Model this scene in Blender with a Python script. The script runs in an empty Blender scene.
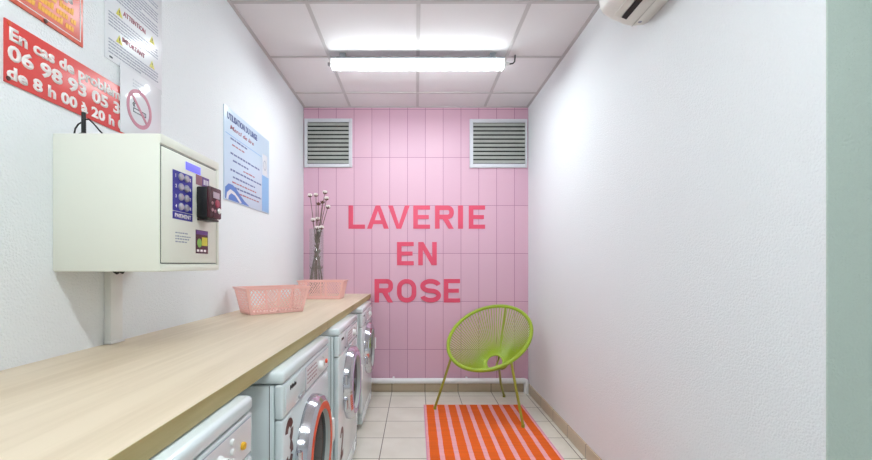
import bpy, bmesh, math, random
from mathutils import Vector, Matrix
random.seed(7)
C = bpy.context.scene.collection
PI = math.pi

# ------------------------------------------------------------------ camera
CAMZ = 1.1325
cam = bpy.data.cameras.new('camera'); camo = bpy.data.objects.new('camera', cam); C.objects.link(camo)
camo.location = (0, 0, CAMZ); camo.rotation_euler = (PI/2, 0, 0)
cam.sensor_width = 36; cam.lens = 36*422/872; cam.shift_x = 20/872; cam.shift_y = 35/872
cam.clip_start = .02
bpy.context.scene.camera = camo
# ------------------------------------------------------------------ world, exposure, lamp strength
w = bpy.data.worlds.new('world'); bpy.context.scene.world = w; w.use_nodes = True
w.node_tree.nodes['Background'].inputs[0].default_value = (.8, .9, 1, 1)
w.node_tree.nodes['Background'].inputs[1].default_value = .3
vs = bpy.context.scene.view_settings
vs.view_transform = 'Standard'; vs.look = 'None'; vs.exposure = 0.28; vs.gamma = 1; vs.use_curve_mapping = False
LAMP_FAR, LAMP_NEAR, FILL_REAR = (9.0, 68.0), (17.0, 70.0), (14.0, 40.0)     # sides of the diffuser, lens underneath; the rear one is an added fill
LAMP_COL = (.87, .965, 1.0)

# ------------------------------------------------------------------ materials
def lin(c):
    return tuple(((x/255)/12.92 if x/255 <= .04045 else (((x/255)+.055)/1.055)**2.4) for x in c) + (1,)
def mat(name, col, rough=.5, metal=0, bump=0, bscale=60, var=0, vscale=6, coat=0, trans=0, emit=0, bdetail=4):
    m = bpy.data.materials.new(name); m.use_nodes = True
    nt = m.node_tree; b = nt.nodes['Principled BSDF']
    b.inputs['Base Color'].default_value = lin(col); b.inputs['Roughness'].default_value = rough
    b.inputs['Metallic'].default_value = metal; b.inputs['Coat Weight'].default_value = coat
    b.inputs['Transmission Weight'].default_value = trans
    tc = nt.nodes.new('ShaderNodeTexCoord')
    if emit:
        b.inputs['Emission Color'].default_value = lin(col); b.inputs['Emission Strength'].default_value = emit
    if var:
        n = nt.nodes.new('ShaderNodeTexNoise'); n.inputs['Scale'].default_value = vscale; n.inputs['Detail'].default_value = 5
        r = nt.nodes.new('ShaderNodeMixRGB'); r.blend_type = 'MIX'
        r.inputs[1].default_value = lin(tuple(max(0, x*(1-var)) for x in col)); r.inputs[2].default_value = lin(tuple(min(255, x*(1+var*.6)) for x in col))
        nt.links.new(tc.outputs['Object'], n.inputs['Vector']); nt.links.new(n.outputs['Fac'], r.inputs[0])
        nt.links.new(r.outputs[0], b.inputs['Base Color'])
    if bump:
        n = nt.nodes.new('ShaderNodeTexNoise'); n.inputs['Scale'].default_value = bscale; n.inputs['Detail'].default_value = bdetail
        u = nt.nodes.new('ShaderNodeBump'); u.inputs['Strength'].default_value = bump; u.inputs['Distance'].default_value = .004
        nt.links.new(tc.outputs['Object'], n.inputs['Vector']); nt.links.new(n.outputs['Fac'], u.inputs['Height'])
        nt.links.new(u.outputs['Normal'], b.inputs['Normal'])
    return m
def tile_mat(name, c1, c2, mortar, bw, bh, off, plane, ms=.0022, rough=.3, bump=.25, dirt=0):
    """rectangular tiles in stack bond, from object coordinates (metres)"""
    m = bpy.data.materials.new(name); m.use_nodes = True
    nt = m.node_tree; b = nt.nodes['Principled BSDF']; N = nt.nodes.new; L = nt.links.new
    tc = N('ShaderNodeTexCoord'); sp = N('ShaderNodeSeparateXYZ'); cb = N('ShaderNodeCombineXYZ')
    L(tc.outputs['Object'], sp.inputs[0])
    ax = {'xz': ('X', 'Z'), 'xy': ('X', 'Y'), 'yz': ('Y', 'Z')}[plane]
    for i, a in enumerate(ax):
        ad = N('ShaderNodeMath'); ad.operation = 'SUBTRACT'; ad.inputs[1].default_value = off[i]
        L(sp.outputs[a], ad.inputs[0]); L(ad.outputs[0], cb.inputs[i])
    br = N('ShaderNodeTexBrick'); br.offset = 0; br.squash = 1; br.offset_frequency = 1
    br.inputs['Color1'].default_value = lin(c1); br.inputs['Color2'].default_value = lin(c2); br.inputs['Mortar'].default_value = lin(mortar)
    br.inputs['Scale'].default_value = 1; br.inputs['Mortar Size'].default_value = ms; br.inputs['Mortar Smooth'].default_value = .1
    br.inputs['Brick Width'].default_value = bw; br.inputs['Row Height'].default_value = bh; br.inputs['Bias'].default_value = 0
    L(cb.outputs[0], br.inputs['Vector'])
    out = br.outputs['Color']
    if dirt:
        n = N('ShaderNodeTexNoise'); n.inputs['Scale'].default_value = 5; n.inputs['Detail'].default_value = 8
        cr = N('ShaderNodeValToRGB'); cr.color_ramp.elements[0].position = .35; cr.color_ramp.elements[1].position = .7
        cr.color_ramp.elements[0].color = (1-dirt, 1-dirt*1.1, 1-dirt*1.35, 1); cr.color_ramp.elements[1].color = (1, 1, 1, 1)
        mx = N('ShaderNodeMixRGB'); mx.blend_type = 'MULTIPLY'; mx.inputs[0].default_value = 1
        L(tc.outputs['Object'], n.inputs['Vector']); L(n.outputs['Fac'], cr.inputs[0]); L(out, mx.inputs[1]); L(cr.outputs[0], mx.inputs[2]); out = mx.outputs[0]
    L(out, b.inputs['Base Color'])
    bp = N('ShaderNodeBump'); bp.inputs['Strength'].default_value = bump; bp.inputs['Distance'].default_value = .002; bp.invert = True
    L(br.outputs['Fac'], bp.inputs['Height']); L(bp.outputs['Normal'], b.inputs['Normal'])
    b.inputs['Roughness'].default_value = rough
    return m
def wood_mat(name, c1, c2, rough=.45):
    m = bpy.data.materials.new(name); m.use_nodes = True
    nt = m.node_tree; b = nt.nodes['Principled BSDF']; N = nt.nodes.new; L = nt.links.new
    tc = N('ShaderNodeTexCoord'); mp = N('ShaderNodeMapping'); mp.inputs['Scale'].default_value = (26, 1.3, 26)
    n = N('ShaderNodeTexNoise'); n.inputs['Scale'].default_value = 1.6; n.inputs['Detail'].default_value = 7; n.inputs['Roughness'].default_value = .6
    n2 = N('ShaderNodeTexNoise'); n2.inputs['Scale'].default_value = .35; n2.inputs['Detail'].default_value = 2
    ad = N('ShaderNodeMath'); ad.operation = 'ADD'; ml = N('ShaderNodeMath'); ml.operation = 'MULTIPLY'; ml.inputs[1].default_value = .5
    cr = N('ShaderNodeValToRGB'); cr.color_ramp.elements[0].position = .36; cr.color_ramp.elements[1].position = .62
    cr.color_ramp.elements[0].color = lin(c1); cr.color_ramp.elements[1].color = lin(c2)
    L(tc.outputs['Object'], mp.inputs[0]); L(mp.outputs[0], n.inputs['Vector']); L(mp.outputs[0], n2.inputs['Vector'])
    L(n.outputs['Fac'], ad.inputs[0]); L(n2.outputs['Fac'], ad.inputs[1]); L(ad.outputs[0], ml.inputs[0]); L(ml.outputs[0], cr.inputs[0])
    L(cr.outputs[0], b.inputs['Base Color']); b.inputs['Roughness'].default_value = rough
    return m
def rug_mat(name, pink, orange, x0, x1, n):
    """woven stripes that run along Y; x0..x1 in object coordinates"""
    m = bpy.data.materials.new(name); m.use_nodes = True
    nt = m.node_tree; b = nt.nodes['Principled BSDF']; N = nt.nodes.new; L = nt.links.new
    tc = N('ShaderNodeTexCoord'); sp = N('ShaderNodeSeparateXYZ'); L(tc.outputs['Object'], sp.inputs[0])
    def M(op, a, bb):
        k = N('ShaderNodeMath'); k.operation = op
        for i, v in enumerate((a, bb)):
            if isinstance(v, (int, float)): k.inputs[i].default_value = v
            else: L(v, k.inputs[i])
        return k.outputs[0]
    nz = N('ShaderNodeTexNoise'); nz.inputs['Scale'].default_value = 9; L(tc.outputs['Object'], nz.inputs['Vector'])
    wob = M('MULTIPLY', M('SUBTRACT', nz.outputs['Fac'], .5), .006)
    per = (x1-x0)/n
    t = M('DIVIDE', M('ADD', M('SUBTRACT', sp.outputs['X'], x0), wob), per)
    fr = M('FRACT', t, 0)
    isp = M('MAXIMUM', M('LESS_THAN', fr, .167), M('GREATER_THAN', fr, .833))
    mx = N('ShaderNodeMixRGB'); mx.inputs[1].default_value = lin(orange); mx.inputs[2].default_value = lin(pink); L(isp, mx.inputs[0])
    # weave rows across the stripes
    wv = N('ShaderNodeTexWave'); wv.bands_direction = 'Y'; wv.inputs['Scale'].default_value = 38; wv.inputs['Distortion'].default_value = 1.2
    L(tc.outputs['Object'], wv.inputs['Vector'])
    n2 = N('ShaderNodeTexNoise'); n2.inputs['Scale'].default_value = 3
    mp = N('ShaderNodeMapping'); mp.inputs['Scale'].default_value = (1, 14, 1); L(tc.outputs['Object'], mp.inputs[0]); L(mp.outputs[0], n2.inputs['Vector'])
    sh = M('ADD', M('MULTIPLY', wv.outputs['Fac'], .16), M('MULTIPLY', n2.outputs['Fac'], .3))
    ml = N('ShaderNodeMixRGB'); ml.blend_type = 'MULTIPLY'; ml.inputs[0].default_value = 1
    cb = N('ShaderNodeCombineXYZ'); s2 = M('ADD', sh, .76)
    for i in range(3): L(s2, cb.inputs[i])
    L(mx.outputs[0], ml.inputs[1]); L(cb.outputs[0], ml.inputs[2]); L(ml.outputs[0], b.inputs['Base Color'])
    bp = N('ShaderNodeBump'); bp.inputs['Strength'].default_value = .5; bp.inputs['Distance'].default_value = .002
    L(wv.outputs['Fac'], bp.inputs['Height']); L(bp.outputs['Normal'], b.inputs['Normal'])
    b.inputs['Roughness'].default_value = .95
    return m

M_wall = mat('wall_paint', (236, 239, 241), .75, bump=.85, bscale=160, bdetail=3)
M_wallshade = mat('wall_paint_green_shaded', (194, 208, 199), .75, bump=.85, bscale=160, bdetail=3)  # greenish wall paint, darkened with the shade of the side turned from the lamp
M_ceil = mat('ceiling_tile', (230, 227, 228), .85, bump=.15, bscale=220, var=.02, vscale=3)
M_grid = mat('ceiling_grid', (196, 192, 192), .6)  # grey includes the recess shadow along the grid lines
M_pink = tile_mat('pink_wall_tiles', (221, 178, 196), (216, 172, 192), (166, 104, 134), .1596, .4297, (-.0761, .376), 'xz', ms=.0019, rough=.4, bump=.3)
M_floor = tile_mat('floor_tiles', (238, 233, 222), (232, 226, 213), (130, 116, 100), .295, .295, (-.215, .11), 'xy', ms=.003, rough=.35, dirt=.10)
M_skirt = tile_mat('skirting_tiles', (208, 190, 164), (200, 182, 157), (120, 104, 88), .295, .295, (-.215, -.1), 'xz', ms=.003, rough=.35, dirt=.08)
M_skirty = tile_mat('skirting_tiles_side', (208, 190, 164), (200, 182, 157), (120, 104, 88), .295, .295, (.11, -.1), 'yz', ms=.003, rough=.35, dirt=.08)
M_white = mat('white_plastic', (232, 232, 230), .4)
M_whitepipe = mat('white_pipe_paint', (240, 238, 238), .35)
M_enamel = mat('white_enamel', (224, 233, 235), .22, coat=.3)
M_panelw = mat('fascia_white', (226, 224, 226), .35)
M_seam = mat('dark_seam', (70, 72, 72), .6)
M_chrome = mat('chrome', (205, 205, 212), .12, 1)
M_glassdk = mat('dark_door_glass', (12, 16, 18), .1); M_glassdk.node_tree.nodes['Principled BSDF'].inputs['Specular IOR Level'].default_value = .02
M_black = mat('black_plastic', (14, 14, 15), .4)
M_rubber = mat('grey_rubber', (60, 62, 64), .7)
M_orange = mat('orange_red_ring', (226, 84, 44), .4)
M_violet = mat('violet_reflection_ring', (182, 160, 190), .25)  # purplish reflection in the chrome door, put into a ring's colour
M_brown = mat('dark_brown_print', (84, 40, 36), .5)
M_yel = mat('yellow_button', (235, 180, 40), .35)
M_wood = wood_mat('pale_oak_laminate', (203, 184, 158), (219, 202, 178))
M_edge = wood_mat('oak_edge_banding', (160, 142, 90), (184, 167, 116))
M_box = mat('cream_sheet_metal', (231, 232, 220), .4)
M_blue = mat('blue_print', (48, 46, 150), .4)
M_lcd = mat('blue_backlit_screen', (110, 110, 240), .3, emit=.55)
M_silver = mat('silver_button', (190, 190, 195), .3, .7)
M_maroon = mat('maroon_plastic', (70, 30, 38), .25)
M_green = mat('lime_green_lacquer', (158, 158, 52), .35)
M_cord = mat('lime_green_cord', (152, 176, 42), .4)
M_red = mat('red_sign_board', (218, 74, 70), .3)
M_redd = mat('orange_red_sign_board', (214, 82, 50), .3)
M_wtext = mat('white_lettering', (245, 240, 238), .4)
M_ytext = mat('yellow_lettering', (244, 178, 60), .4)
M_paper = mat('white_poster', (232, 234, 238), .25, coat=.3)
M_sleeve = mat('glossy_white_sheet', (228, 229, 233), .12, coat=.5)
M_tgrey = mat('grey_print', (158, 164, 178), .6)
M_tdark = mat('dark_print', (70, 74, 84), .6)
M_tred = mat('dull_red_print', (176, 110, 124), .6)
M_prohib = mat('prohibition_red_print', (196, 128, 146), .5)
M_warn = mat('warning_yellow_print', (214, 206, 84), .5)
M_pblue = mat('pale_blue_poster', (206, 224, 242), .3, coat=.3)
M_skyblue = mat('sky_blue_print', (140, 186, 228), .4)
M_dblue = mat('deep_blue_print', (84, 128, 200), .4)
M_navy = mat('navy_print', (92, 108, 158), .5)
M_letter = mat('raspberry_lettering', (226, 78, 108), .35)
M_basket = mat('pink_basket_plastic', (252, 202, 194), .35)
M_stem = mat('dry_brown_stem', (124, 104, 92), .8)
M_boll = mat('cotton_white', (240, 228, 224), .95, bump=.4, bscale=200)
M_husk = mat('dry_husk', (104, 70, 56), .85)
M_alu = mat('grey_louver_metal', (172, 174, 168), .55, 0, var=.12, vscale=9)
M_dark = mat('dark_duct', (40, 42, 40), .9)
M_frame = mat('vent_frame_paint', (214, 214, 220), .45)
M_ac = mat('cream_ac_plastic', (224, 222, 214), .4)
M_purple = mat('purple_print', (104, 66, 138), .4)
M_mauve = mat('mauve_print', (150, 100, 112), .4)
M_lime = mat('bright_green_print', (120, 170, 70), .4)
M_cardy = mat('card_yellow_print', (206, 196, 60), .4)
M_rug = rug_mat('striped_cotton_rug', (248, 176, 180), (242, 104, 18), .068, .854, 9)
M_rugedge = mat('rug_edge_pink', (226, 150, 186), .95)
def lamp_mat(name, power):
    m = mat(name, (255, 255, 255), .5); b = m.node_tree.nodes['Principled BSDF']
    b.inputs['Emission Color'].default_value = LAMP_COL + (1,); b.inputs['Emission Strength'].default_value = power
    return m
M_housing = mat('grey_lamp_housing', (150, 156, 160), .4, .4)
M_glass = bpy.data.materials.new('clear_glass'); M_glass.use_nodes = True
_n = M_glass.node_tree; _n.nodes.remove(_n.nodes['Principled BSDF'])
_t = _n.nodes.new('ShaderNodeBsdfTransparent'); _t.inputs[0].default_value = (.95, .975, .965, 1)
_g = _n.nodes.new('ShaderNodeBsdfGlossy'); _g.inputs['Roughness'].default_value = .03
_f = _n.nodes.new('ShaderNodeValue'); _f.outputs[0].default_value = .07; _m = _n.nodes.new('ShaderNodeMixShader')
_n.links.new(_f.outputs[0], _m.inputs[0]); _n.links.new(_t.outputs[0], _m.inputs[1]); _n.links.new(_g.outputs[0], _m.inputs[2])
_n.links.new(_m.outputs[0], _n.nodes['Material Output'].inputs[0])

# ------------------------------------------------------------------ mesh helpers
class MB:
    def __init__(s): s.bm = bmesh.new()
    def _merge(s, b):
        me = bpy.data.meshes.new('tmp'); b.to_mesh(me); b.free(); s.bm.from_mesh(me); bpy.data.meshes.remove(me); return s
    def box(s, x0, x1, y0, y1, z0, z1, bev=0, seg=2):
        b = bmesh.new(); bmesh.ops.create_cube(b, size=1)
        for v in b.verts: v.co = Vector(((x0+x1)/2+v.co.x*(x1-x0), (y0+y1)/2+v.co.y*(y1-y0), (z0+z1)/2+v.co.z*(z1-z0)))
        if bev: bmesh.ops.bevel(b, geom=b.edges[:], offset=bev, segments=seg, affect='EDGES', profile=.5)
        return s._merge(b)
    def tube(s, pts, r, n=10, closed=False, cap=True):
        pts = [Vector(p) for p in pts]; k = len(pts); b = s.bm
        rr = r if isinstance(r, (list, tuple)) else [r]*k
        rings = []; prev = None
        for i, p in enumerate(pts):
            if closed: t = pts[(i+1) % k]-pts[i-1]
            else: t = pts[min(i+1, k-1)]-pts[max(i-1, 0)]
            t.normalize()
            if prev is None:
                a = Vector((0, 0, 1)) if abs(t.z) < .9 else Vector((1, 0, 0)); u = t.cross(a).normalized()
            else: u = (prev-t*prev.dot(t)).normalized()
            prev = u; v = t.cross(u)
            rings.append([b.verts.new(p+(u*math.cos(2*PI*j/n)+v*math.sin(2*PI*j/n))*rr[i]) for j in range(n)])
        for i in range(k if closed else k-1):
            A = rings[i]; B = rings[(i+1) % k]; sh = 0
            if closed and i == k-1: sh = min(range(n), key=lambda q: sum((A[j].co-B[(j+q) % n].co).length for j in range(n)))
            for j in range(n): b.faces.new((A[j], A[(j+1) % n], B[(j+1+sh) % n], B[(j+sh) % n]))
        if cap and not closed: b.faces.new(rings[0][::-1]); b.faces.new(rings[-1])
        return s
    def lathe(s, prof, org=(0, 0, 0), axis='z', n=40, closed=False):
        """prof: list of (radius, height along axis)"""
        o = Vector(org); b = s.bm
        def P(r, h, a):
            c, q = r*math.cos(a), r*math.sin(a)
            return o+{'z': Vector((c, q, h)), 'x': Vector((h, c, q)), 'y': Vector((q, h, c))}[axis]
        rows = []
        for r, h in prof:
            rows.append([b.verts.new(P(0, h, 0))] if r < 1e-6 else [b.verts.new(P(r, h, 2*PI*j/n)) for j in range(n)])
        m = len(rows)
        for i in range(m if closed else m-1):
            A, B = rows[i], rows[(i+1) % m]
            for j in range(n):
                q = (j+1) % n
                f = (A[0], B[q], B[j]) if len(A) == 1 else ((A[j], A[q], B[0]) if len(B) == 1 else (A[j], A[q], B[q], B[j]))
                b.faces.new(f)
        return s
    def prism(s, poly, org, r, u, d):
        """2D polygon extruded: org + x*r + y*u, thickness d along r x u"""
        org, r, u = Vector(org), Vector(r), Vector(u); nrm = r.cross(u).normalized()
        b = bmesh.new()
        lo = [b.verts.new(org+r*x+u*y) for x, y in poly]; hi = [b.verts.new(v.co+nrm*d) for v in lo]
        b.faces.new(lo[::-1]); b.faces.new(hi); k = len(poly)
        for i in range(k): b.faces.new((lo[i], lo[(i+1) % k], hi[(i+1) % k], hi[i]))
        return s._merge(b)
    def strip(s, pts, w, org, r, u, d, closed=False):
        """polyline with width w as an extruded flat band"""
        P = [Vector((p[0], p[1])) for p in pts]; k = len(P); L, R = [], []
        for i in range(k):
            a = P[i-1] if (i > 0 or closed) else None; c = P[(i+1) % k] if (i < k-1 or closed) else None
            t1 = (P[i]-a).normalized() if a is not None else None; t2 = (c-P[i]).normalized() if c is not None else None
            t = (t1+t2).normalized() if (t1 and t2) else (t1 or t2)
            n = Vector((-t.y, t.x)); ref = t1 or t2; m = Vector((-ref.y, ref.x)); q = w/2/max(.4, n.dot(m))
            L.append(P[i]+n*q); R.append(P[i]-n*q)
        for i in range(k if closed else k-1):
            j = (i+1) % k
            s.prism([tuple(R[i]), tuple(R[j]), tuple(L[j]), tuple(L[i])], org, r, u, d)
        return s
    def beam(s, a, b_, w, h, up):
        """rectangular bar from a to b"""
        a, b_ = Vector(a), Vector(b_); t = (b_-a).normalized(); up = Vector(up); sd = t.cross(up).normalized(); up = sd.cross(t)
        c = [a+sd*x*w/2+up*y*h/2 for x, y in ((-1, -1), (1, -1), (1, 1), (-1, 1))]; e = [q+(b_-a) for q in c]
        A = [s.bm.verts.new(q) for q in c]; B = [s.bm.verts.new(q) for q in e]
        s.bm.faces.new(A[::-1]); s.bm.faces.new(B)
        for i in range(4): s.bm.faces.new((A[i], A[(i+1) % 4], B[(i+1) % 4], B[i]))
        return s
    def sphere(s, c, r, sc=(1, 1, 1), sub=2):
        b = bmesh.new(); bmesh.ops.create_icosphere(b, subdivisions=sub, radius=r)
        for v in b.verts: v.co = Vector((v.co.x*sc[0], v.co.y*sc[1], v.co.z*sc[2]))+Vector(c)
        return s._merge(b)
    def build(s, name, m, parent=None, loc=None, smooth=35, world=True):
        """world=True: vertices are in world space and are moved to the parent's frame"""
        bmesh.ops.recalc_face_normals(s.bm, faces=s.bm.faces[:])
        off = Vector((0, 0, 0))
        if parent is not None and world:
            p = parent
            while p is not None: off = off+p.location; p = p.parent
        elif loc is not None: off = Vector(loc)
        for v in s.bm.verts: v.co -= off
        me = bpy.data.meshes.new(name); s.bm.to_mesh(me); s.bm.free()
        me.materials.append(m)
        if smooth:
            me.polygons.foreach_set('use_smooth', [True]*len(me.polygons)); me.set_sharp_from_angle(angle=math.radians(smooth))
        o = bpy.data.objects.new(name, me); C.objects.link(o)
        if parent is not None: o.parent = parent
        elif loc is not None: o.location = loc
        return o
def tag(o, label, cat, group=None):
    o['label'] = label; o['category'] = cat
    if group: o['group'] = group
    return o
def thing(name, label, cat, loc, rz=0, group=None):
    o = bpy.data.objects.new(name, None); C.objects.link(o); o.empty_display_size = .1
    o.location = loc; o.rotation_euler = (0, 0, rz)
    return tag(o, label, cat, group)
def struct(o): o['kind'] = 'structure'; return o
def sub(o, label): o['label'] = label; return o
RY, UZ, RX = Vector((0, 1, 0)), Vector((0, 0, 1)), Vector((1, 0, 0))
def text(body, m, parent, org, r, u, width=None, height=None, d=.0012, bold=0, name='lettering', align='LEFT', space=1.0, shear=0, world=True):
    """letters as real thin geometry; org = lower left corner of the line; fitted to width and cap height"""
    cu = bpy.data.curves.new('t', 'FONT'); cu.body = body; cu.size = 1; cu.extrude = 0; cu.offset = bold; cu.space_character = space; cu.shear = shear; cu.resolution_u = 3
    o = bpy.data.objects.new('t', cu); C.objects.link(o)
    dg = bpy.context.evaluated_depsgraph_get(); me = bpy.data.meshes.new_from_object(o.evaluated_get(dg))
    bpy.data.objects.remove(o); bpy.data.curves.remove(cu)
    bm = bmesh.new(); bm.from_mesh(me); bpy.data.meshes.remove(me)
    xs = [v.co.x for v in bm.verts]; x0, x1 = min(xs), max(xs)
    cap = .72
    sy = height/cap if height else width/(x1-x0)
    sx = width/(x1-x0) if width else sy
    res = bmesh.ops.extrude_face_region(bm, geom=bm.faces[:])
    nv = set(v for v in res['geom'] if isinstance(v, bmesh.types.BMVert))
    r, u, org = Vector(r), Vector(u), Vector(org); n = r.cross(u)
    for v in bm.verts:
        c = v.co.copy(); v.co = org+r*((c.x-x0)*sx)+u*(c.y*sy)+n*(d if v in nv else 0)
    mb = MB(); mb.bm.free(); mb.bm = bm
    return mb.build(name, m, parent, smooth=0, world=world)
def wordbars(mb, y0, y1, z, h, org_x, seed, fill=1.0, d=.0008, wmin=.008, wmax=.03, gap=.004):
    """rows of illegibly small print on the left wall plane x = org_x"""
    rnd = random.Random(seed); y = y0
    end = y0+(y1-y0)*fill
    while y < end:
        ww = min(rnd.uniform(wmin, wmax), end-y)
        if ww < .003: break
        mb.box(org_x, org_x+d, y, y+ww, z, z+h*rnd.uniform(.75, 1)); y += ww+gap
    return mb

# ------------------------------------------------------------------ room shell
XL, XR, YB, ZC = -1.007, 1.0045, 3.78, 2.547
YR, YK, XF = 1.034, -2.4, 2.4        # right wall's corner, rear wall, far right wall
struct(MB().box(XL-.1, XF+.1, YK-.1, YB+.1, -.1, 0).build('floor', M_floor))
struct(MB().box(XL-.1, XF+.1, YK-.1, YB+.1, ZC, ZC+.1).build('ceiling', M_ceil))
struct(MB().box(XL-.1, XL, YK-.1, YB+.1, 0, ZC).build('wall_left', M_wall))
struct(MB().box(XL, XR, YB, YB+.1, 0, ZC).build('wall_back', M_pink))
struct(MB().box(XR, XR+.12, YR, YB+.1, 0, ZC).build('wall_right', M_wall))
struct(MB().box(XR+.12, XF, YR, YR+.1, 0, ZC).build('wall_right_return', M_wallshade))
struct(MB().box(XR, XR+.12, YR-.004, YR, 0, ZC).build('wall_right_corner', M_wallshade))
struct(MB().box(XF, XF+.1, YK-.1, YR+.1, 0, ZC).build('wall_far_right', M_wall))
struct(MB().box(XL, XF, YK-.1, YK, 0, ZC).build('wall_rear', M_wall))
struct(MB().box(XL, XR, YB-.012, YB, 0, .083, .002).build('baseboard_back', M_skirt))
struct(MB().box(XR-.012, XR, YR, YB-.012, 0, .083, .002).build('baseboard_right', M_skirty))
struct(MB().box(XL, XL+.012, YK, YB-.012, 0, .083, .002).build('baseboard_left', M_skirty))
g = MB()
ys = [3.465-.5985*k for k in range(10)]
for y in ys: g.box(XL, XR if y > YR else XF, y-.011, y+.011, ZC-.004, ZC)
for x in (-.588, .013, .613): g.box(x-.011, x+.011, YK, YB, ZC-.0045, ZC)
for x in (1.213, 1.813): g.box(x-.011, x+.011, YK, YR, ZC-.0045, ZC)
struct(g.build('trim_1', M_grid))                                     # ceiling grid bars
g = MB().box(XL, XL+.02, YK, YB, ZC-.006, ZC).box(XR-.02, XR, YR, YB, ZC-.006, ZC).box(XL, XR, YB-.016, YB, ZC-.006, ZC)
struct(g.build('trim_2', M_grid))                                     # perimeter angle

# ------------------------------------------------------------------ ceiling lamps
def lamp(y, label, power):
    t = thing('ceiling_lamp', label, 'lamp', (0.012, y, ZC))
    x0, x1, yc = .012-.571, .012+.571, y
    MB().box(x0, x1, yc-.034, yc+.034, 2.452, 2.498, .005, 2).build('diffuser', lamp_mat('lit_diffuser', power[0]), t)
    MB().box(x0+.004, x1-.004, yc-.030, yc+.030, 2.447, 2.4525, .002).build('lens', lamp_mat('lit_lens', power[1]), t)
    MB().box(x0-.004, x1+.004, yc-.034, yc+.034, 2.4985, 2.507, .003).build('housing', M_housing, t)
    for s in (-1, 1):
        xe = .012+s*.571
        MB().box(min(xe, xe+s*.012), max(xe, xe+s*.012), yc-.036, yc+.036, 2.445, 2.505, .005).build('end_cap', M_white, t)
        xc = .012+s*.5
        MB().box(xc-.02, xc+.02, yc-.012, yc+.012, 2.507, ZC, .002).build('mounting_clip', M_housing, t)
    MB().tube([(x1+.012, yc, 2.475), (x1+.04, yc, 2.476)], .014).build('cable_gland', M_white, t)
    MB().tube([(x1+.04, yc, 2.476), (x1+.065, yc, 2.48), (x1+.078, yc+.005, 2.495), (x1+.085, yc+.02, ZC)], .0045).build('cable', M_black, t)
    MB().tube([(x0-.012, yc, 2.475), (x0-.03, yc, 2.475)], .012).build('blind_plug', M_housing, t)
    return t
lamp(2.822, 'long lit tube lamp on the ceiling near the pink tiled wall', LAMP_FAR)
lamp(.36, 'lit tube lamp on the ceiling above the near end of the worktop', LAMP_NEAR)
lamp(-1.1, 'added unseen fill lamp on the ceiling nearest the rear wall of the room', FILL_REAR)  # unseen fixture, added as frontal fill for the return wall

# ------------------------------------------------------------------ vents in the back wall
def vent(x0, x1, z0, z1, ix0, ix1, iz0, iz1, label):
    t = thing('vent_grille', label, 'vent', ((x0+x1)/2, YB, z0), group=None)
    f = MB(); d = .018
    f.box(x0, ix0, YB-d, YB, z0, z1, .003).box(ix1, x1, YB-d, YB, z0, z1, .003)
    f.box(ix0, ix1, YB-d, YB, iz1, z1, .003).box(ix0, ix1, YB-d, YB, z0, iz0, .003)
    f.build('frame', M_frame, t)
    MB().box(ix0, ix1, YB-.003, YB, iz0, iz1).build('backing', M_dark, t)
    n = 10; p = (iz1-iz0)/n
    for k in range(n):
        z = iz0+p*(k+.5)
        MB().beam((ix0, YB-.0105, z), (ix1, YB-.0105, z), .030, .0018, (0, -1, .42)).build('louver', M_alu, t)
    return t
def bx(px): return (px-416)/111.7
def bz(py): return CAMZ+(265-py)/111.7
vent(bx(304.6), bx(352.3), bz(167.5), bz(119), bx(307.6), bx(349), bz(164), bz(122.5), 'grey louvered vent grille high on the pink wall at its left end')
vent(bx(469.5), bx(527), bz(168), bz(119.5), bx(473), bx(525), bz(164), bz(123), 'grey louvered vent grille high on the pink wall at its right end')

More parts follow.
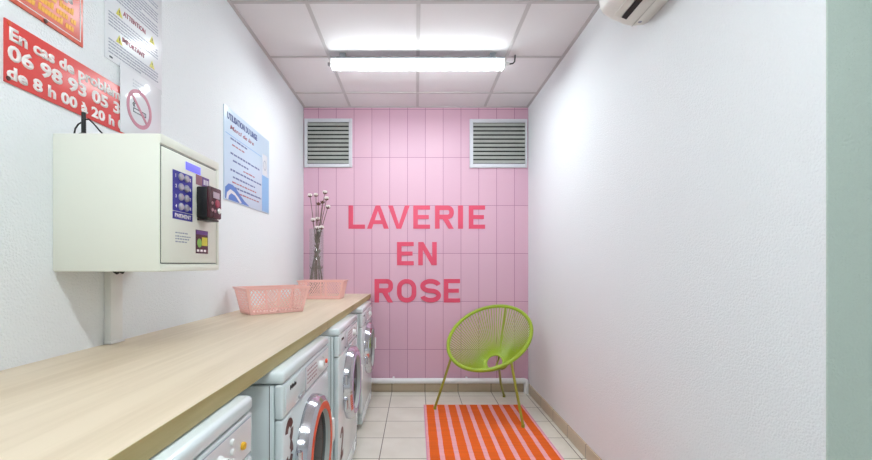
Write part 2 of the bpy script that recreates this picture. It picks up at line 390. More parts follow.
# ------------------------------------------------------------------ pink wall lettering
class LM(MB):
    """each stroke of a letter a hair thicker than the last, so that overlapping strokes never share a face plane"""
    def __init__(s, D): super().__init__(); s.k = 0
    def prism(s, poly, org, r, u, d):
        s.k += 1; return super().prism(poly, org, r, u, d+.00025*s.k)
    def strip(s, pts, w, org, r, u, d, closed=False):
        P = s.k; s.k += 1; MB.strip(_Flat(s, s.k), pts, w, org, r, u, d, closed); return s
class _Flat:
    def __init__(s, m, k): s.m, s.k = m, k
    def prism(s, poly, org, r, u, d): s.k += .12; MB.prism(s.m, poly, org, r, u, d+.00025*s.k)
def letters(word, spans, ytop, ybot, label):
    x0 = bx(340+spans[0][0]*.25); z0 = bz(195+ybot*.25)
    t = thing('wall_lettering', label, 'lettering', (x0, YB, z0))
    H = (ybot-ytop)*.25/111.7; S = .041; D = .003
    for ch, (a, b_) in zip(word, spans):
        W = (b_-a)*.25/111.7; org = (bx(340+a*.25), YB-.0005, z0); m = LM(D); A = (org, RX, UZ, D)
        def bar(p, q, w=S): m.strip([p, q], w, *A)
        def rect(xa, xb, za, zb): m.prism([(xa, za), (xb, za), (xb, zb), (xa, zb)], *A)
        def arc(cx, cz, rx, rz, a0, a1, n=12): return [(cx+rx*math.cos(math.radians(a0+(a1-a0)*i/n)), cz+rz*math.sin(math.radians(a0+(a1-a0)*i/n))) for i in range(n+1)]
        h = S/2
        if ch == 'L': rect(0, S, 0, H); rect(S, W, 0, S*.92)
        elif ch == 'I': rect(0, W, 0, H)
        elif ch == 'E':
            rect(0, S, 0, H); rect(S, W, 0, S*.9); rect(S, W, H-S*.9, H); rect(S, W*.93, H/2-S*.42, H/2+S*.45)
        elif ch == 'A':
            m.prism([(0, 0), (S*1.06, 0), (W/2+.002, H*.80), (W/2+S*.5, H), (W/2-S*.5, H)], *A)
            m.prism([(W-S*1.06, 0), (W, 0), (W/2+S*.5, H), (W/2-.002, H*.80)], *A)
            rect(W*.24, W*.76, H*.2, H*.2+S*.85)
        elif ch == 'V':
            m.prism([(0, H), (W/2-S*.5, 0), (W/2+S*.5, 0), (W/2, H*.2), (S*1.06, H)], *A)
            m.prism([(W/2+S*.5, 0), (W, H), (W-S*1.06, H), (W/2, H*.2)], *A)
        elif ch == 'N':
            rect(0, S, 0, H); rect(W-S, W, 0, H); m.prism([(0, H), (W-S*1.12, 0), (W, 0), (S*1.12, H)], *A)
        elif ch == 'R':
            rect(0, S, 0, H); rz = H*.27; rr = W-.001
            pts = [(S*.8, H-h)]+arc(W-h-.034, H-h-.034, .034, .034, 90, 0, 6)+arc(W-h-.034, H*.42+h*.9+.034, .034, .034, 0, -90, 6)+[(S*.8, H*.42+h*.9)]
            m.strip(pts, S, *A)
            m.prism([(W*.40, H*.43), (W-S*1.1, 0), (W, 0), (W*.40+S*1.12, H*.46)], *A)
        elif ch == 'O':
            q = .062; m.strip(arc(W-h-q, H-h-q, q, q, 0, 90, 8)+arc(h+q, H-h-q, q, q, 90, 180, 8)+arc(h+q, h+q, q, q, 180, 270, 8)+arc(W-h-q, h+q, q, q, 270, 360, 8), S, *A, closed=True)
        elif ch == 'S':
            q = (H-S)/4; cx = W/2; rx = W/2-h
            pts = arc(cx, H-h-q, rx, q, 12, 90, 10)+arc(cx, H-h-q, rx, q, 90, 180, 12)[1:]+arc(cx, H-h-q, rx, q, 180, 250, 8)[1:]
            pts += arc(cx, h+q, rx, q, 70, 0, 8)+arc(cx, h+q, rx, q, 0, -90, 12)[1:]+arc(cx, h+q, rx, q, -90, -170, 10)[1:]
            m.strip(pts, S, *A)
        m.build('letter', M_letter, t)
    return t
letters('LAVERIE', [(34, 100), (108, 195), (192, 279), (293, 360), (380, 455), (472, 492), (515, 580)], 42, 135, 'raspberry lettering LAVERIE, the longest and topmost word on the pink wall')
letters('EN', [(228, 295), (313, 387)], 188, 281, 'raspberry lettering EN, the short middle word on the pink wall')
letters('ROSE', [(138, 212), (228, 305), (321, 404), (415, 480)], 336, 430, 'raspberry lettering ROSE, lowest word on the pink wall')

# ------------------------------------------------------------------ pipe along the back wall
t = thing('heating_pipe', 'white pipe running along the foot of the pink tiled wall', 'pipe', (0, 3.74, 0))
pz, py_ = .108, 3.735
MB().tube([(-.60, py_, pz), (.955, py_, pz)], .024, 16).build('pipe', M_whitepipe, t)
MB().tube([(.93, py_, pz), (.955, py_, pz), (.968, py_, pz-.004), (.975, py_, pz-.018), (.977, py_, pz-.04), (.977, py_, .0)], .025, 16).build('elbow', M_whitepipe, t)
for x in (-.2, .45): MB().box(x-.008, x+.008, py_-.004, YB, pz-.026, pz+.027, .002).build('pipe_clip', M_whitepipe, t)

# ------------------------------------------------------------------ worktop
t = thing('worktop', 'long pale oak laminate worktop above the row of washing machines', 'worktop', (-.7, 1.9, .838))
MB().box(XL, -.4065, -.45, YB, .838, .876).build('board', M_wood, t)
for a, b_ in ((-.45, 1.929), (1.931, YB)):
    sub(MB().box(-.4065, -.4045, a, b_, .838, .876).build('edge_band', M_edge, t), 'olive oak edge strip')

# ------------------------------------------------------------------ washing machines
def machine(yc, x, label, ring=None, number=None, numpos=None, knobcol=None, button=None, logo=True, wd=.61, zc=.506):
    t = thing('washing_machine', label, 'washing machine', (x-.30, yc, 0), 0, 'front-loading washing machines under the worktop')
    K = dict(world=False); h = wd/2
    MB().box(-.30, .274, -h, h, .03, .796, .005).build('cabinet', M_enamel, t, **K)
    for y_ in (-h-.0006, h+.0002): MB().box(.2615, .2635, y_, y_+.0004, .03, .796).build('cabinet_seam', M_seam, t, **K)
    MB().box(-.30, .302, -h-.001, h+.001, .799, .834, .011, 3).build('lid', M_enamel, t, **K)
    MB().box(.2755, .30, -h, h, .105, .697, .007, 3).build('front_panel', M_enamel, t, **K)
    p = MB().box(.2755, .30, -h, h, .022+.01, .101, .006).build('plinth', M_enamel, t, **K)
    cp = MB().box(.2755, .30, -h, h, .701, .797, .006, 3).build('control_panel', M_enamel, t, **K)
    MB().box(.3, .3008, -.062, h-.012, .709, .789).build('fascia_frame', M_tgrey, cp, **K)
    MB().box(.3, .3016, -.060, h-.014, .711, .787).build('fascia', M_panelw, cp, **K)
    m = MB(); rnd = random.Random(int(yc*100))
    for k in range(4):
        y_ = -.045
        while y_ < .08:
            ww = rnd.uniform(.008, .022); m.box(.3016, .302, y_, y_+ww, .77-.014*k, .775-.014*k); y_ += ww+.007
    m.build('program_print', M_mauve, cp, **K)
    dr = MB().box(.30, .3025, -h+.02, -.07, .712, .79, .001).build('detergent_drawer', M_enamel, t, **K)
    MB().box(.3025, .310, -.16, -.105, .714, .724, .003).build('drawer_grip', M_silver, dr, **K)
    if logo: text('Miele', M_black, dr, (.3025, -.245, .768), RY, UZ, width=.062, height=.013, bold=.02, name='logo', world=False)
    kb = MB().lathe([(0, .018), (.012, .018), (.0155, .016), (.0165, .007), (.020, .002), (.020, 0)], (.3016, .135, .748), 'x', 28).build('program_knob', M_white, cp, **K)
    MB().box(.3194, .3202, .1335, .1365, .748, .762).build('pointer', M_tdark, kb, **K)
    for k, z in enumerate((.772, .752, .732)):
        MB().lathe([(0, .006), (.0055, .006), (.007, .004), (.007, 0)], (.3016, .19, z), 'x', 14).build('push_button', M_white, cp, **K)
    if button: sub(MB().lathe([(0, .007), (.007, .007), (.0085, .005), (.0085, 0)], (.3016, .243, .742), 'x', 18).build('start_button', button[0], cp, **K), button[1])
    # door
    d = MB().lathe([(.136, .004), (.140, .030), (.150, .041), (.168, .043), (.184, .034), (.191, .016), (.192, .0)], (.30, 0, zc), 'x', 64)
    d = d.build('door', M_chrome, t, **K)
    if ring: sub(MB().lathe([(.137, .030), (.1395, .0435), (.158, .0450), (.163, .0435), (.165, .041)], (.3005, 0, zc), 'x', 64).build('door_ring', ring[0], d, **K), ring[1])
    MB().lathe([(.1385, .042), (.1375, .042), (.1365, .026), (.130, .025)], (.30, 0, zc), 'x', 56).build('door_gasket', mat('pale_door_gasket', (196, 198, 196), .6), d, **K)
    MB().lathe([(0, .030), (.05, .0298), (.09, .029), (.118, .0275), (.1365, .0255)], (.30, 0, zc), 'x', 56).build('door_glass', M_glassdk, d, **K)
    MB().box(.325, .348, .168, .200, zc-.045, zc+.045, .006).build('door_handle', M_white, d, **K)
    for z in (zc-.06, zc+.06): MB().tube([(.315, -.197, z-.022), (.315, -.197, z+.022)], .011, 12).build('door_hinge', M_chrome, d, **K)
    MB().lathe([(0, .004), (.022, .004), (.026, 0)], (.30, .21, .066), 'x', 20).build('filter_cap', M_enamel, p, **K)
    for sx in (-.26, .24):
        for sy in (-1, 1): MB().lathe([(.0, 0), (.022, 0), (.022, .012), (.012, .018), (.012, .034), (0, .034)], (sx, sy*(h-.05), 0), 'z', 16).build('foot', M_rubber, t, **K)
    if number:
        y_, z, ww, hh = numpos
        n = MB(); A = ((.3002, y_, z), RY, UZ, .0006); s_ = ww*.34
        if number == '3':
            def arc(cx, cz, rx, rz, a0, a1, k=10): return [(cx+rx*math.cos(math.radians(a0+(a1-a0)*i/k)), cz+rz*math.sin(math.radians(a0+(a1-a0)*i/k))) for i in range(k+1)]
            n.strip(arc(ww/2, hh*.74, ww*.36, hh*.2, 175, 20), s_, *A); n.strip(arc(ww/2, hh*.74, ww*.36, hh*.2, 5, -70), s_, *A)
            n.strip(arc(ww/2, hh*.26, ww*.36, hh*.2, 70, -5), s_, *A); n.strip(arc(ww/2, hh*.26, ww*.36, hh*.2, -20, -175), s_, *A)
        else:
            def arc(cx, cz, rx, rz, a0, a1, k=10): return [(cx+rx*math.cos(math.radians(a0+(a1-a0)*i/k)), cz+rz*math.sin(math.radians(a0+(a1-a0)*i/k))) for i in range(k+1)]
            n.strip(arc(ww/2, hh*.74, ww*.36, hh*.2, 175, -20)+[(ww*.2, hh*.08)], s_, *A); n.strip([(ww*.05, hh*.08), (ww*.95, hh*.08)], s_, *A)
        sub(n.build('number_print', M_brown, t, **K), 'dark brown stencilled number')
    return t
machine(.668, -.377, 'nearest white washing machine, mostly cut off, with a yellow button', button=(M_yel, 'yellow button'), logo=False)
machine(1.478, -.370, 'white washing machine with an orange door ring and a big brown 3', ring=(M_orange, 'orange red ring'), number='3', numpos=(-.282, .545, .072, .136), zc=.484, button=(M_orange, 'orange button'))
machine(2.275, -.360, 'white washing machine third along the row, violet sheen inside its chrome door', ring=(M_violet, 'painted violet reflection'), number='2', numpos=(-.27, .2, .085, .14))
machine(3.21, -.370, 'white washing machine at the far end of the row by the pink wall', )

# ------------------------------------------------------------------ payment box on the left wall
FX = -.706
t = thing('payment_box', 'cream metal payment box with blue keypad on the left wall', 'payment terminal', (-.86, 1.34, 1.114))
y0, y1, z0, z1 = 1.168, 1.513, 1.114, 1.498
MB().box(XL, FX-.004, y0, y1, z0, z1, .004).build('housing', M_box, t)
def px(p, q, X=FX): # pixel on the plane x = X -> (y, z)
    Y = -X*422/(416-p); return Y, CAMZ+(265-q)*Y/422
d = MB().box(FX-.006, FX, y0+.006, y1-.022, 1.139, 1.464, .0015).build('front_door', M_box, t)
s = MB().box(FX-.004, FX-.0035, y0+.0035, y1-.018, 1.1365, 1.4675); s.build('door_seam', M_seam, t)
MB().box(FX-.005, FX-.0005, y0+.001, y1-.001, z0+.001, 1.134, .001).box(FX-.005, FX-.0005, y0+.001, y1-.001, 1.47, z1-.001, .001).box(FX-.005, FX-.0005, y1-.016, y1-.001, 1.134, 1.47, .001).build('front_frame', M_box, t)
MB().box(FX, FX+.002, 1.293, 1.380, 1.426, 1.450, .0008).build('screen', M_lcd, d)
kp = MB().box(FX, FX+.0015, 1.224, 1.330, 1.2925, 1.411).box(FX, FX+.0015, 1.224, 1.330, 1.268, 1.290).build('keypad_plate', M_blue, d)
text('PAIEMENT', M_wtext, kp, (FX+.0015, 1.233, 1.2735), RY, UZ, width=.088, height=.012, d=.0006, bold=.015)
k = 0
for ci, yy in enumerate((1.263, 1.294)):
    for zz in (1.396, 1.366, 1.336, 1.307):
        k += 1
        MB().lathe([(0, .006), (.0085, .006), (.0105, .004), (.011, 0)], (FX+.0015, yy, zz), 'x', 18).build('push_button', M_silver, kp)
        text(str(k), M_wtext, kp, (FX+.0015, 1.236 if ci == 0 else 1.314, zz-.005), RY, UZ, height=.010, d=.0005, bold=.02, name='button_number')
st = MB().box(FX, FX+.001, 1.353, 1.437, 1.392, 1.424).build('sticker', M_mauve, d)
MB().box(FX+.001, FX+.0014, 1.392, 1.437, 1.392, 1.424).build('sticker_panel', M_purple, st)
m = MB()
for i in range(3): m.box(FX+.0014, FX+.0018, 1.400+.012*i, 1.407+.012*i, 1.399, 1.416)
m.build('sticker_print', M_wtext, st)
# card sticker
st = MB().box(FX, FX+.001, 1.352, 1.430, 1.170, 1.246).build('card_sticker', M_maroon, d)
MB().box(FX+.001, FX+.0014, 1.354, 1.428, 1.232, 1.245).build('sticker_header', M_purple, st)
MB().box(FX+.001, FX+.0014, 1.39, 1.426, 1.196, 1.224).build('sticker_panel', M_cardy, st)
MB().lathe([(0, .0006), (.0145, .0006), (.0145, 0)], (FX+.001, 1.374, 1.204), 'x', 20).build('sticker_spot', M_lime, st)
m = MB()
for i in range(3): m.box(FX+.001, FX+.0014, 1.358+.022*i, 1.372+.022*i, 1.176, 1.183)
m.build('sticker_print', M_wtext, st)
m = MB()
for i, z in enumerate((1.2265, 1.2165, 1.2085, 1.2)): wordbars(m, 1.238, 1.320, z, .0042, FX, 30+i, (.8, 1, .9, .75)[i], wmin=.006, wmax=.016)
m.build('instruction_print', M_tgrey, d)
MB().lathe([(0, .004), (.006, .004), (.007, 0)], (FX, 1.487, 1.30), 'x', 14).build('lock', M_silver, d)
# card reader stuck on the door
t2 = thing('card_reader', 'small maroon and black card reader mounted on the front of the cream box', 'card reader', (FX, 1.394, 1.283))
MB().box(FX, FX+.034, 1.356, 1.433, 1.284, 1.386, .004).build('case', M_black, t2)
f = MB().box(FX+.033, FX+.045, 1.354, 1.436, 1.286, 1.388, .005).build('face', M_maroon, t2)
MB().box(FX+.045, FX+.046, 1.376, 1.418, 1.352, 1.372).build('screen', M_silver, f)
MB().lathe([(0, .003), (.012, .003), (.014, 0)], (FX+.045, 1.404, 1.336), 'x', 20).build('navigation_button', mat('dark_red_button', (150, 50, 70), .4), f)
for yy, zz in ((1.37, 1.334), (1.37, 1.312), (1.388, 1.309)): MB().lathe([(0, .002), (.005, .002), (.006, 0)], (FX+.045, yy, zz), 'x', 14).build('push_button', M_mauve, f)
MB().lathe([(0, .003), (.008, .003), (.010, 0)], (FX+.045, 1.418, 1.313), 'x', 16).build('push_button', M_white, f)
MB().box(FX, FX+.038, 1.36, 1.43, 1.277, 1.284, .002).build('bracket', M_black, t2)
# aerial on top
t = thing('aerial', 'short black aerial with two wires on top of the cream payment box', 'antenna', (-.945, 1.2, 1.498))
MB().lathe([(0, 0), (.012, 0), (.012, .006), (.006, .01), (.0055, .068), (0, .070)], (-.945, 1.2, 1.498), 'z', 14).build('mast', M_black, t)
MB().tube([(-.947, 1.2, 1.54), (-.96, 1.2, 1.533), (-.969, 1.2, 1.52), (-.973, 1.2, 1.499)], .0022, 8).build('wire', M_black, t)
MB().tube([(-.943, 1.2, 1.546), (-.93, 1.2, 1.547), (-.917, 1.2, 1.535), (-.9, 1.2, 1.515), (-.885, 1.2, 1.4995)], .0022, 8).build('wire', M_black, t)
# trunking below the box
t = thing('cable_trunking', 'white cable trunking down the left wall below the cream payment box', 'trunking', (XL, 1.39, .876))
MB().box(XL, XL+.022, 1.362, 1.418, .878, 1.112, .002).build('cover', M_white, t)
MB().box(XL, XL+.026, 1.358, 1.424, .8765, .886, .002).build('end_trim', M_white, t)
sub(MB().tube([(XL+.024, 1.372, 1.1125), (XL+.025, 1.385, 1.105), (XL+.024, 1.4, 1.1105), (XL+.025, 1.412, 1.106), (XL+.024, 1.42, 1.1125)], .004, 8).build('cable', M_black, t), 'black cable ends')

# ------------------------------------------------------------------ signs on the left wall
def sheet(name, label, cat, ya, yb, za, zb, m, d=.004, x=XL, part='board'):
    t = thing(name, label, cat, (x, (ya+yb)/2, za)); MB().box(x, x+d, ya, yb, za, zb, min(.001, d/3)).build(part, m, t); return t
# red phone sign
t = sheet('sign', 'red sign reading En cas de problème with a phone number in white', 'sign', 1.029, 1.50, 1.581, 1.737, M_red)
X = XL+.004
text('En cas de problème', M_wtext, t, (X, 1.040, 1.690), RY, UZ, width=.417, height=.032, bold=.035)
text('06 98 93 05 34', M_wtext, t, (X, 1.036, 1.641), RY, UZ, width=.43, height=.037, bold=.035)
text('de 8 h 00 à 20 h 00', M_wtext, t, (X, 1.034, 1.594), RY, UZ, width=.442, height=.031, bold=.035)
for yy, zz in ((1.04, 1.728), (1.038, 1.592)): MB().lathe([(0, .003), (.005, .002), (.006, 0)], (X, yy, zz), 'x', 12).build('screw', M_redd if zz > 1.7 else M_brown, t)
# orange red sign above it
t = sheet('sign', 'red sign with rows of yellow and white print at the top left', 'sign', .74, 1.272, 1.787, 2.167, M_redd)
b = MB()
for a in ((.75, 1.262, 1.798, 1.8005), (.75, 1.262, 2.154, 2.1565), (.75, .7525, 1.8005, 2.154), (1.2595, 1.262, 1.8005, 2.154)): b.box(X, X+.0006, *a)
b.build('border', M_wtext, t)
m = MB()
for i, z in enumerate((1.813, 1.837, 1.861)):
    rnd = random.Random(50+i); y = .80
    while y < 1.243:
        n = rnd.randint(3, 8)
        for q in range(n):
            if y > 1.243: break
            hh = rnd.choice((.014, .014, .019)); m.prism([(0, 0), (.0085, 0), (.0105, hh), (.002, hh)], (X, y, z), RY, UZ, .0008); y += .0098
        y += .009
m.build('yellow_print', M_ytext, t)
text('linge', M_wtext, t, (X, 1.17, 1.892), RY, UZ, width=.062, height=.021, bold=.03)
m = MB()
for i, z in enumerate((1.892, 1.935, 1.967, 2.0, 2.035)):
    rnd = random.Random(80+i); y = .80
    while y < (1.165 if i == 0 else 1.25):
        n = rnd.randint(2, 7)
        for q in range(n):
            hh = rnd.choice((.014, .014, .02)); m.prism([(0, 0), (.010, 0), (.012, hh), (.002, hh)], (X, y, z), RY, UZ, .0008); y += .0145
            if y > 1.245: break
        y += .012
m.build('white_print', M_wtext, t)
MB().lathe([(0, .004), (.005, .003), (.006, 0)], (X, 1.142, 1.7925), 'x', 12).build('screw', M_brown, t)
# attention poster
t = sheet('notice', 'white notice with yellow warning triangles titled ATTENTION and IMPORTANT', 'notice', 1.362, 1.667, 1.806, 2.23, M_paper, .003)
X = XL+.003
text('ATTENTION', M_tred, t, (X, 1.447, 1.988), RY, UZ, width=.118, height=.017, bold=.01)
text('IMPORTANT', M_tred, t, (X, 1.443, 1.896), RY, UZ, width=.118, height=.017, bold=.01)
for yy, zz in ((1.428, 1.987), (1.605, 1.987), (1.428, 1.894), (1.605, 1.894)):
    tri = MB().prism([(-.016, -.013), (.016, -.013), (0, .016)], (X, yy, zz), RY, UZ, .0006).build('warning_triangle', M_warn, t)
    MB().box(X+.0006, X+.001, yy-.0015, yy+.0015, zz-.003, zz+.007).box(X+.0006, X+.001, yy-.0015, yy+.0015, zz-.009, zz-.006).build('exclamation_mark', M_tdark, tri)
i = 0
for z in [1.962-.0105*k for k in range(5)]+[1.872-.0105*k for k in range(5)]+[2.02+.0105*k for k in range(12)]:
    i += 1; wordbars(MB(), 1.378, 1.650, z, .0045, X, 100+i, .97 if i % 5 else .6, wmin=.006, wmax=.022, gap=.003).build('print_line', M_tgrey, t)
MB().box(X, X+.0006, 1.382, 1.396, 1.814, 1.82).build('printer_mark', M_tdark, t)
# no smoking sheet
t = sheet('no_smoking_sign', 'glossy white sheet with a pale red no smoking symbol', 'sign', 1.427, 1.655, 1.585, 1.818, M_sleeve, .002, x=XL+.0055, part='sheet')
X = XL+.0075; cy, cz, r_ = 1.526, 1.694, .062
circ = [(r_*math.cos(2*PI*i/40), r_*math.sin(2*PI*i/40)) for i in range(40)]
m = MB().strip(circ, .014, (X, cy, cz), RY, UZ, .0008, closed=True); m.strip([(-r_*.7, r_*.7), (r_*.7, -r_*.7)], .011, (X, cy, cz), RY, UZ, .0009)
m.build('prohibition_ring', M_prohib, t)
m = MB()
for a in ((-.034, .036, -.019, -.016), (-.034, .036, -.006, -.003), (-.034, -.031, -.019, -.003), (.033, .036, -.019, -.003), (.024, .026, -.019, -.003)): m.box(X, X+.0007, cy+a[0], cy+a[1], cz+a[2], cz+a[3])
m.strip([(-.032, 0), (-.036, .01), (-.028, .018), (-.034, .028), (-.030, .036)], .003, (X, cy, cz), RY, UZ, .0007)
m.strip([(-.026, 0), (-.030, .009), (-.022, .016), (-.028, .024)], .003, (X, cy, cz), RY, UZ, .0007)
m.build('cigarette_print', M_tdark, t)
m = MB()
for i, (z, f_) in enumerate(((1.786, .5), (1.774, .4), (1.764, .35))): wordbars(m, 1.49, 1.64, z, .005, X, 200+i, f_)
m.build('faint_print', mat('faint_grey_print', (196, 198, 206), .5), t)
# blue poster
ya, yb, za, zb = 2.205, 2.88, 1.478, 1.975
t = sheet('poster', 'pale blue laundry instructions poster on the left wall beyond the payment box', 'poster', ya, yb, za, zb, M_pblue, .005)
X = XL+.005
text('UTILISATION DU LINGE', M_navy, t, (X, 2.24, 1.915), RY, UZ, width=.42, height=.034, bold=.03, name='title')
text('Merci de lire', M_tred, t, (X, 2.275, 1.868), RY, UZ, width=.33, height=.024, bold=.01, name='subtitle', shear=.2)
for i, (z, y_, f_) in enumerate(((1.815, 2.28, .5), (1.735, 2.28, .95), (1.70, 2.31, .5), (1.645, 2.28, 1), (1.61, 2.31, .75), (1.555, 2.28, 1))): wordbars(MB(), y_, 2.73, z, .010, X, 300+i, f_, wmin=.02, wmax=.055, gap=.009).build('blue_print_line', M_navy, t)
for i, (z, y_, f_) in enumerate(((1.785, 2.3, .4), (1.672, 2.45, .6), (1.582, 2.3, .8), (1.53, 2.31, .9))): wordbars(MB(), y_, 2.73, z, .008, X, 320+i, f_, wmin=.02, wmax=.05, gap=.009).build('red_print_line', M_tred, t)
MB().box(X, X+.0008, 2.745, 2.868, 1.485, 1.72).build('blue_panel', M_skyblue, t)
pn = MB().box(X, X+.0008, 2.755, 2.835, 1.725, 1.86).build('pictogram_panel', M_paper, t)
MB().strip([(.022*math.cos(2*PI*i/24), .03*math.sin(2*PI*i/24)) for i in range(24)], .007, (X+.0008, 2.795, 1.79), RY, UZ, .0005, closed=True).build('pictogram', M_tgrey, pn)
m = MB().prism([(.01, .0), (.01, .06), (.05, .085), (.10, .086), (.15, .07), (.20, .045), (.26, .02), (.33, .0)], (X, ya, za+.006), RY, UZ, .0012).build('wave_print', M_dblue, t)
m = MB().prism([(.02, .0), (.03, .035), (.07, .058), (.12, .05), (.17, .03), (.22, .004), (.19, .0), (.13, .032), (.08, .038), (.05, .02), (.045, .0)], (X+.0012, ya, za+.006), RY, UZ, .0006).build('wave_foam', M_paper, t)
MB().box(X, X+.0008, 2.22, 2.735, 1.832, 1.836).build('rule_line', M_skyblue, t)

# ------------------------------------------------------------------ air conditioner
t = thing('air_conditioner', 'cream wall air conditioner high on the right wall', 'air conditioner', (.9, 1.45, 2.17))
prof = [(1.003, 2.475), (1.003, 2.182), (.985, 2.172), (.935, 2.168), (.90, 2.176), (.845, 2.200), (.81, 2.222), (.795, 2.245), (.785, 2.30), (.783, 2.42), (.79, 2.46), (.81, 2.475)]
def ac_body(ya, yb, grow=0):
    m = MB(); b = m.bm; cx, cz = .9, 2.32
    st_ = [(ya, .90), (ya+.008, .965), (ya+.022, 1.0), (yb-.022, 1.0), (yb-.008, .965), (yb, .90)]
    rows = []
    for y, s in st_:
        rows.append([b.verts.new((x if x > .99 else 1.003-(1.003-x)*s*(1+grow), y, cz+(z-cz)*(s if z < cz else .5+s*.5)*(1+grow))) for x, z in prof])
    for A, B in zip(rows, rows[1:]):
        for i in range(len(prof)): j = (i+1) % len(prof); b.faces.new((A[i], A[j], B[j], B[i]))
    b.faces.new(rows[0]); b.faces.new(rows[-1][::-1])
    return m
ac_body(1.045, 1.845).build('casing', M_ac, t)
tv = (Vector((.845, 0, 2.200))-Vector((.90, 0, 2.176))).normalized(); nv = Vector((tv.z, 0, -tv.x)); nv = nv if nv.z < 0 else -nv
def slab(xc, ya, yb, wd, th, m_, nm):
    c = Vector((.90, 0, 2.176))+tv*((.90-xc)/abs(tv.x))+nv*(th/2-.004)
    return MB().beam((c.x, ya, c.z), (c.x, yb, c.z), wd, th, nv).build(nm, m_, t)
slab(.884, 1.075, 1.79, .022, .0095, M_black, 'air_outlet')
slab(.857, 1.075, 1.79, .026, .014, M_ac, 'outlet_flap')
MB().box(.935, .937, 1.06, 1.83, 2.166, 2.168).build('seam', mat('ac_seam_grey', (192, 190, 184), .6), t)
MB().lathe([(0, -.0015), (.007, -.0015), (.008, 0)], (.955, 1.80, 2.1695), 'z', 12).build('screw', M_tgrey, t)

# ------------------------------------------------------------------ baskets
def basket(loc, rz, label):
    t = thing('laundry_basket', label, 'basket', loc, rz, 'pink lattice baskets on the worktop')
    K = dict(world=False); H = .144; bl, bw, tl, tw = .142, .0775, .170, .100
    cs = [(-1, -1), (1, -1), (1, 1), (-1, 1)]
    B_ = [Vector((x*bl, y*bw, .003)) for x, y in cs]; T_ = [Vector((x*tl, y*tw, H-.006)) for x, y in cs]
    MB().box(-bl, bl, -bw, bw, 0, .006, .002).build('base', M_basket, t, **K)
    r = MB()
    for i in range(4):
        a, b_ = T_[i], T_[(i+1) % 4]; e = (b_-a).normalized()*.006; r.beam(a-e, b_+e, .013, .005, (0, 0, 1))
        a, b_ = a-Vector((0, 0, .006)), b_-Vector((0, 0, .006)); r.beam(a, b_, .005, .007, (0, 0, 1))
    r.build('rim', M_basket, t, **K)
    for i in range(4):
        j = (i+1) % 4; m = MB()
        b0, b1, t0, t1 = B_[i], B_[j], T_[i], T_[j]
        def P(u, v): return (b0.lerp(b1, u)).lerp(t0.lerp(t1, u), v)
        Lm = (b1-b0).length; n = (b1-b0).cross(t0-b0).normalized()
        sp = .0165; k = int((Lm+H)/sp)+1
        for q in range(-k, k):
            for sgn in (1, -1):
                # diagonal x = q*sp + sgn*h over the flattened panel
                pts = []
                for vv in range(0, 9):
                    v = vv/8; x = q*sp+(v*H*.62 if sgn > 0 else (1-v)*H*.62)
                    if -.0001 <= x <= Lm+.0001: pts.append((x/Lm, v))
                if len(pts) >= 2: m.beam(P(*pts[0]), P(*pts[-1]), .0034, .002, n)
        for u in ((.0, .5, 1) if Lm > .2 else (0, 1)):
            ww = .011 if u == .5 else .012
            uu = min(max(u, ww/2/Lm), 1-ww/2/Lm); m.beam(P(uu, 0), P(uu, 1), ww, .0026, n)
        for v, hh in ((.04, .010), (.95, .005)): m.beam(P(0, v), P(1, v), hh, .0026, n)
        m.build('lattice_side', M_basket, t, **K)
    return t
basket((-.784, 2.300, .876), math.radians(40), 'near pink plastic lattice basket turned at an angle on the worktop')
basket((-.710, 3.235, .876), 0, 'far pink plastic lattice basket on the worktop in front of the glass vase')

# ------------------------------------------------------------------ vase and dried cotton
VX, VY = -.845, 3.58
vz = .876
t = thing('vase', 'tall clear glass cylinder vase holding dried cotton stems', 'vase', (VX, VY, vz))
MB().lathe([(0, 0), (.056, 0), (.059, .004), (.059, .56), (.0575, .563), (.056, .56), (.056, .014), (0, .012)], (VX, VY, vz), 'z', 40).build('body', M_glass, t)
def vpx(p, q, Y): return Vector(((p-416)*Y/422, Y, CAMZ+(265-q)*Y/422))
tips = [  # tip pixel, depth, foot offset, bolls at fractions, description
    ((310.0, 195.5), 3.57, (0.035, 0.02), (1.0,), 'leftmost dried cotton stem in the vase, pale boll at its tip'),
    ((316.0, 195.0), 3.60, (0.012, -0.038), (1.0, .80), 'upright dried cotton stem rising behind the middle of the vase bunch'),
    ((325.0, 192.5), 3.58, (-0.04, 0.012), (1.0,), 'tallest dried cotton stem, leaning right out of the vase'),
    ((326.5, 198.5), 3.55, (-0.036, -0.022), (1.0,), 'dried cotton stem with a fat white boll at the right of the vase bunch'),
    ((318.5, 203.5), 3.54, (-0.006, -0.04), (1.0,), 'short dried cotton stem with a brown husk in the centre of the bunch'),
    ((322.5, 202.0), 3.60, (-0.014, 0.038), (1.0, .72), 'dried cotton stem with a dark brown husk right of the centre of the bunch'),
    ((328.0, 207.0), 3.56, (-0.042, -0.004), (1.0,), 'lowest outer dried cotton stem, bending right over the vase rim'),
    ((313.0, 220.0), 3.55, (0.042, -0.01), (1.0,), 'short dried cotton stem just clearing the left of the vase rim'),
    ((317.0, 228.0), 3.54, (0.026, -0.03), (1.0,), 'stubby dried cotton stem with a white boll sitting at the vase rim'),
    ((321.5, 227.5), 3.55, (-0.024, -0.034), (1.0,), 'stubby dried cotton stem leaning right at the vase rim'),
]
rnd = random.Random(3)
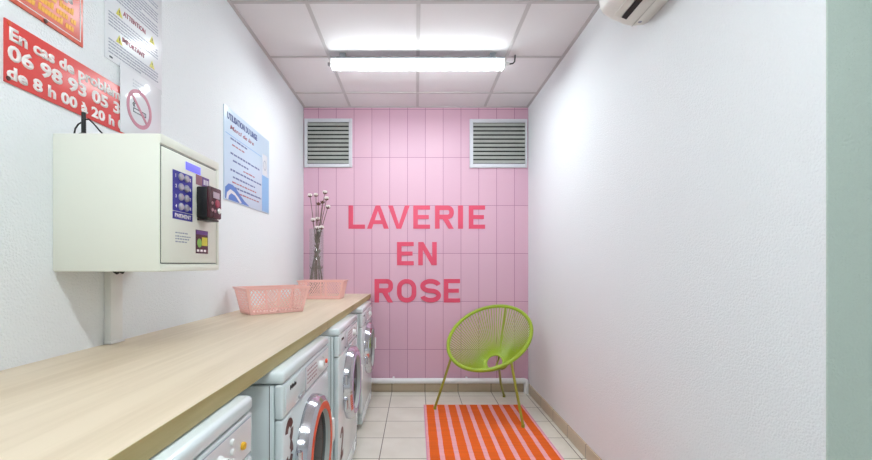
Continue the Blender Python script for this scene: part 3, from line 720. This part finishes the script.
for (pp, Y, (ox, oy), fr, lab) in tips:
    tip = vpx(pp[0], pp[1], Y); foot = Vector((VX+ox*1.25, VY+oy*1.25, vz+.016)); neck = Vector((VX-ox*.12+.002, VY-oy*.12, vz+.44))
    if tip.z < vz+.58: neck = foot.lerp(tip, .75)+Vector((0, 0, 0))
    s = thing('cotton_stem', lab, 'dried flower', foot, 0, 'dried cotton stems in the glass vase')
    q = Vector((ox, oy, 0)); foot = Vector((VX, VY, vz+.016))+q.normalized()*min(.049, q.length*1.3); s.location = foot
    low = Vector((foot.x, foot.y, vz+.15))+q*.02
    def at(f):
        if f < .2: return foot.lerp(low, f/.2)
        return low.lerp(neck, (f-.2)/.42) if f < .62 else neck.lerp(tip, (f-.62)/.38)
    pts = [at(i/12)+Vector((rnd.uniform(-.002, .002), rnd.uniform(-.002, .002), 0))*(0 < i < 12) for i in range(13)]
    MB().tube(pts, [.0056-.003*i/12 for i in range(13)], 6).build('stalk', M_stem, s)
    husky = 'brown husk' in lab
    for f_ in fr:
        c = at(f_)+(Vector((0, 0, 0)) if f_ == 1 else Vector((.012, 0, .012)))
        if f_ < 1: MB().tube([at(f_-.03), c], .002, 6).build('twig', M_stem, s)
        m = MB(); R = .014 if husky and f_ == 1 else .020
        if not (husky and f_ == 1):
            for a in range(4):
                an = a*PI/2+rnd.random(); m.sphere(c+Vector((math.cos(an)*.0075, math.sin(an)*.0075, .004)), R*.72, (1, 1, .95), 2)
            m.build('cotton_boll', M_boll, s)
        hk = MB()
        for a in range(5):
            an = a*2*PI/5+rnd.random()*.4; d_ = Vector((math.cos(an), math.sin(an), 0))
            hk.tube([c-Vector((0, 0, .012)), c+d_*.012-Vector((0, 0, .006)), c+d_*.021+Vector((0, 0, .006))], [.0045, .0065, .001], 6)
        if husky: hk.sphere(c, .011, (1, 1, 1.1), 2)
        hk.build('husk', M_husk, s)
    # a few twigs and leaves low on the stalk
    tw = MB()
    for f_ in (.30, .42, .5, .56, .62, .66):
        p = at(f_); an = rnd.random()*6.28; tw.tube([p, p+Vector((math.cos(an)*.012, math.sin(an)*.012, .012)), p+Vector((math.cos(an)*.024, math.sin(an)*.024, .034))], [.003, .0045, .001], 5)
    tw.build('side_twigs', M_stem, s)

# ------------------------------------------------------------------ rug
x0, x1, ya, yb = .068, .854, 1.62, 3.405
t = thing('rug', 'orange and pink striped woven rug on the tiled floor', 'rug', (.461, 2.5, 0))
rg = MB().box(x0, x1, ya, yb, .0005, .0065, .002)
r = rg.build('woven_field', M_rug, None); r.parent = t; r.location = -t.location
for xa in (x0-.006, x1):
    MB().box(xa, xa+.006, ya, yb, .0005, .006, .001).build('selvedge', M_rugedge, t)

# ------------------------------------------------------------------ cord chair
CX, CY = .55, 3.28
t = thing('cord_chair', 'lime green round string chair standing on the rug corner by the pink wall', 'chair', (CX, CY, 0))
rc = Vector((.5723, 3.3031, .5813)); az, al, ra, rb = .5215, .5609, .3196, .3795
u_ = Vector((-math.sin(az), -math.cos(az), 0)); v_ = Vector((math.cos(az), -math.sin(az), 0)); w_ = -u_*math.cos(al)+Vector((0, 0, math.sin(al)))
nr = v_.cross(w_).normalized(); nr = nr if nr.z > 0 else -nr
def rp(th, k=1.0): return rc+v_*(ra*k*math.cos(th))+w_*(rb*k*math.sin(th))
MB().tube([rp(2*PI*i/96) for i in range(96)], .0145, 12, closed=True).build('seat_ring', M_cord, t)
hub = rc-w_*.17-nr*.115
hub = hub+v_*.075; hub.z = max(hub.z, .33)
def hp(th, r=.064): return hub+(v_*math.cos(th)+(w_*.8+nr*.25).normalized()*math.sin(th))*r
MB().tube([hp(2*PI*i/40) for i in range(40)], .0065, 8, closed=True).build('hub_ring', M_cord, t)
cords = MB(); nC = 84
for i in range(nC):
    th = 2*PI*i/nC
    for off in (0,):
        a, b_ = rp(th+off), hp(th+off*1.5)
        mid = a.lerp(b_, .55)-nr*.012
        cords.tube([a, a.lerp(b_, .28)-nr*.008, mid, b_], .0034, 5, cap=False)
cords.build('cord_webbing', M_cord, t)
# legs
def near_ring(p, q):
    best = None
    for i in range(720):
        P = rp(2*PI*i/720); e = (416+422*P.x/P.y-p)**2+(265-422*(P.z-CAMZ)/P.y-q)**2
        if best is None or e < best[0]: best = (e, P)
    return best[1]
fl, fr_ = near_ring(448, 359), near_ring(512.5, 363.5); bk = near_ring(505.5, 305)
FT = [Vector((.148, 3.297, .0065)), Vector((.743, 2.93, .0065)), Vector((.755, 3.62, 0))]
under = hub-Vector((0, 0, .022))
for top, ft in ((fl, FT[0]), (fr_, FT[1])):
    l = MB().tube([top-Vector((0, 0, .004)), top.lerp(ft, .5), ft+Vector((0, 0, .012))], .0095, 10).build('leg', M_green, t)
    MB().lathe([(0, 0), (.012, 0), (.012, .02), (0, .021)], (ft.x, ft.y, ft.z), 'z', 12).build('foot_cap', M_green, l)
kn = under+Vector((.02, .03, 0))
l = MB().tube([kn, kn+Vector((.03, .06, -.03)), kn.lerp(FT[2], .55)+Vector((0, .01, 0)), FT[2]+Vector((0, 0, .012))], .0095, 10).build('leg', M_green, t)
MB().lathe([(0, 0), (.012, 0), (.012, .02), (0, .021)], tuple(FT[2]), 'z', 12).build('foot_cap', M_green, l)
MB().tube([bk-nr*.01, bk.lerp(kn, .5)-nr*.03, kn.lerp(bk, .12)-nr*.03, kn], .008, 10).build('back_stay', M_green, t)
def bez(a, c, b_, n=10): return [a*(1-s)**2+c*2*s*(1-s)+b_*s**2 for s in [i/n for i in range(n+1)]]
rq = near_ring(509, 364)
MB().tube(bez(kn, (kn+rq)/2-Vector((0, 0, .075)), rq), .008, 10).build('under_bar', M_green, t)
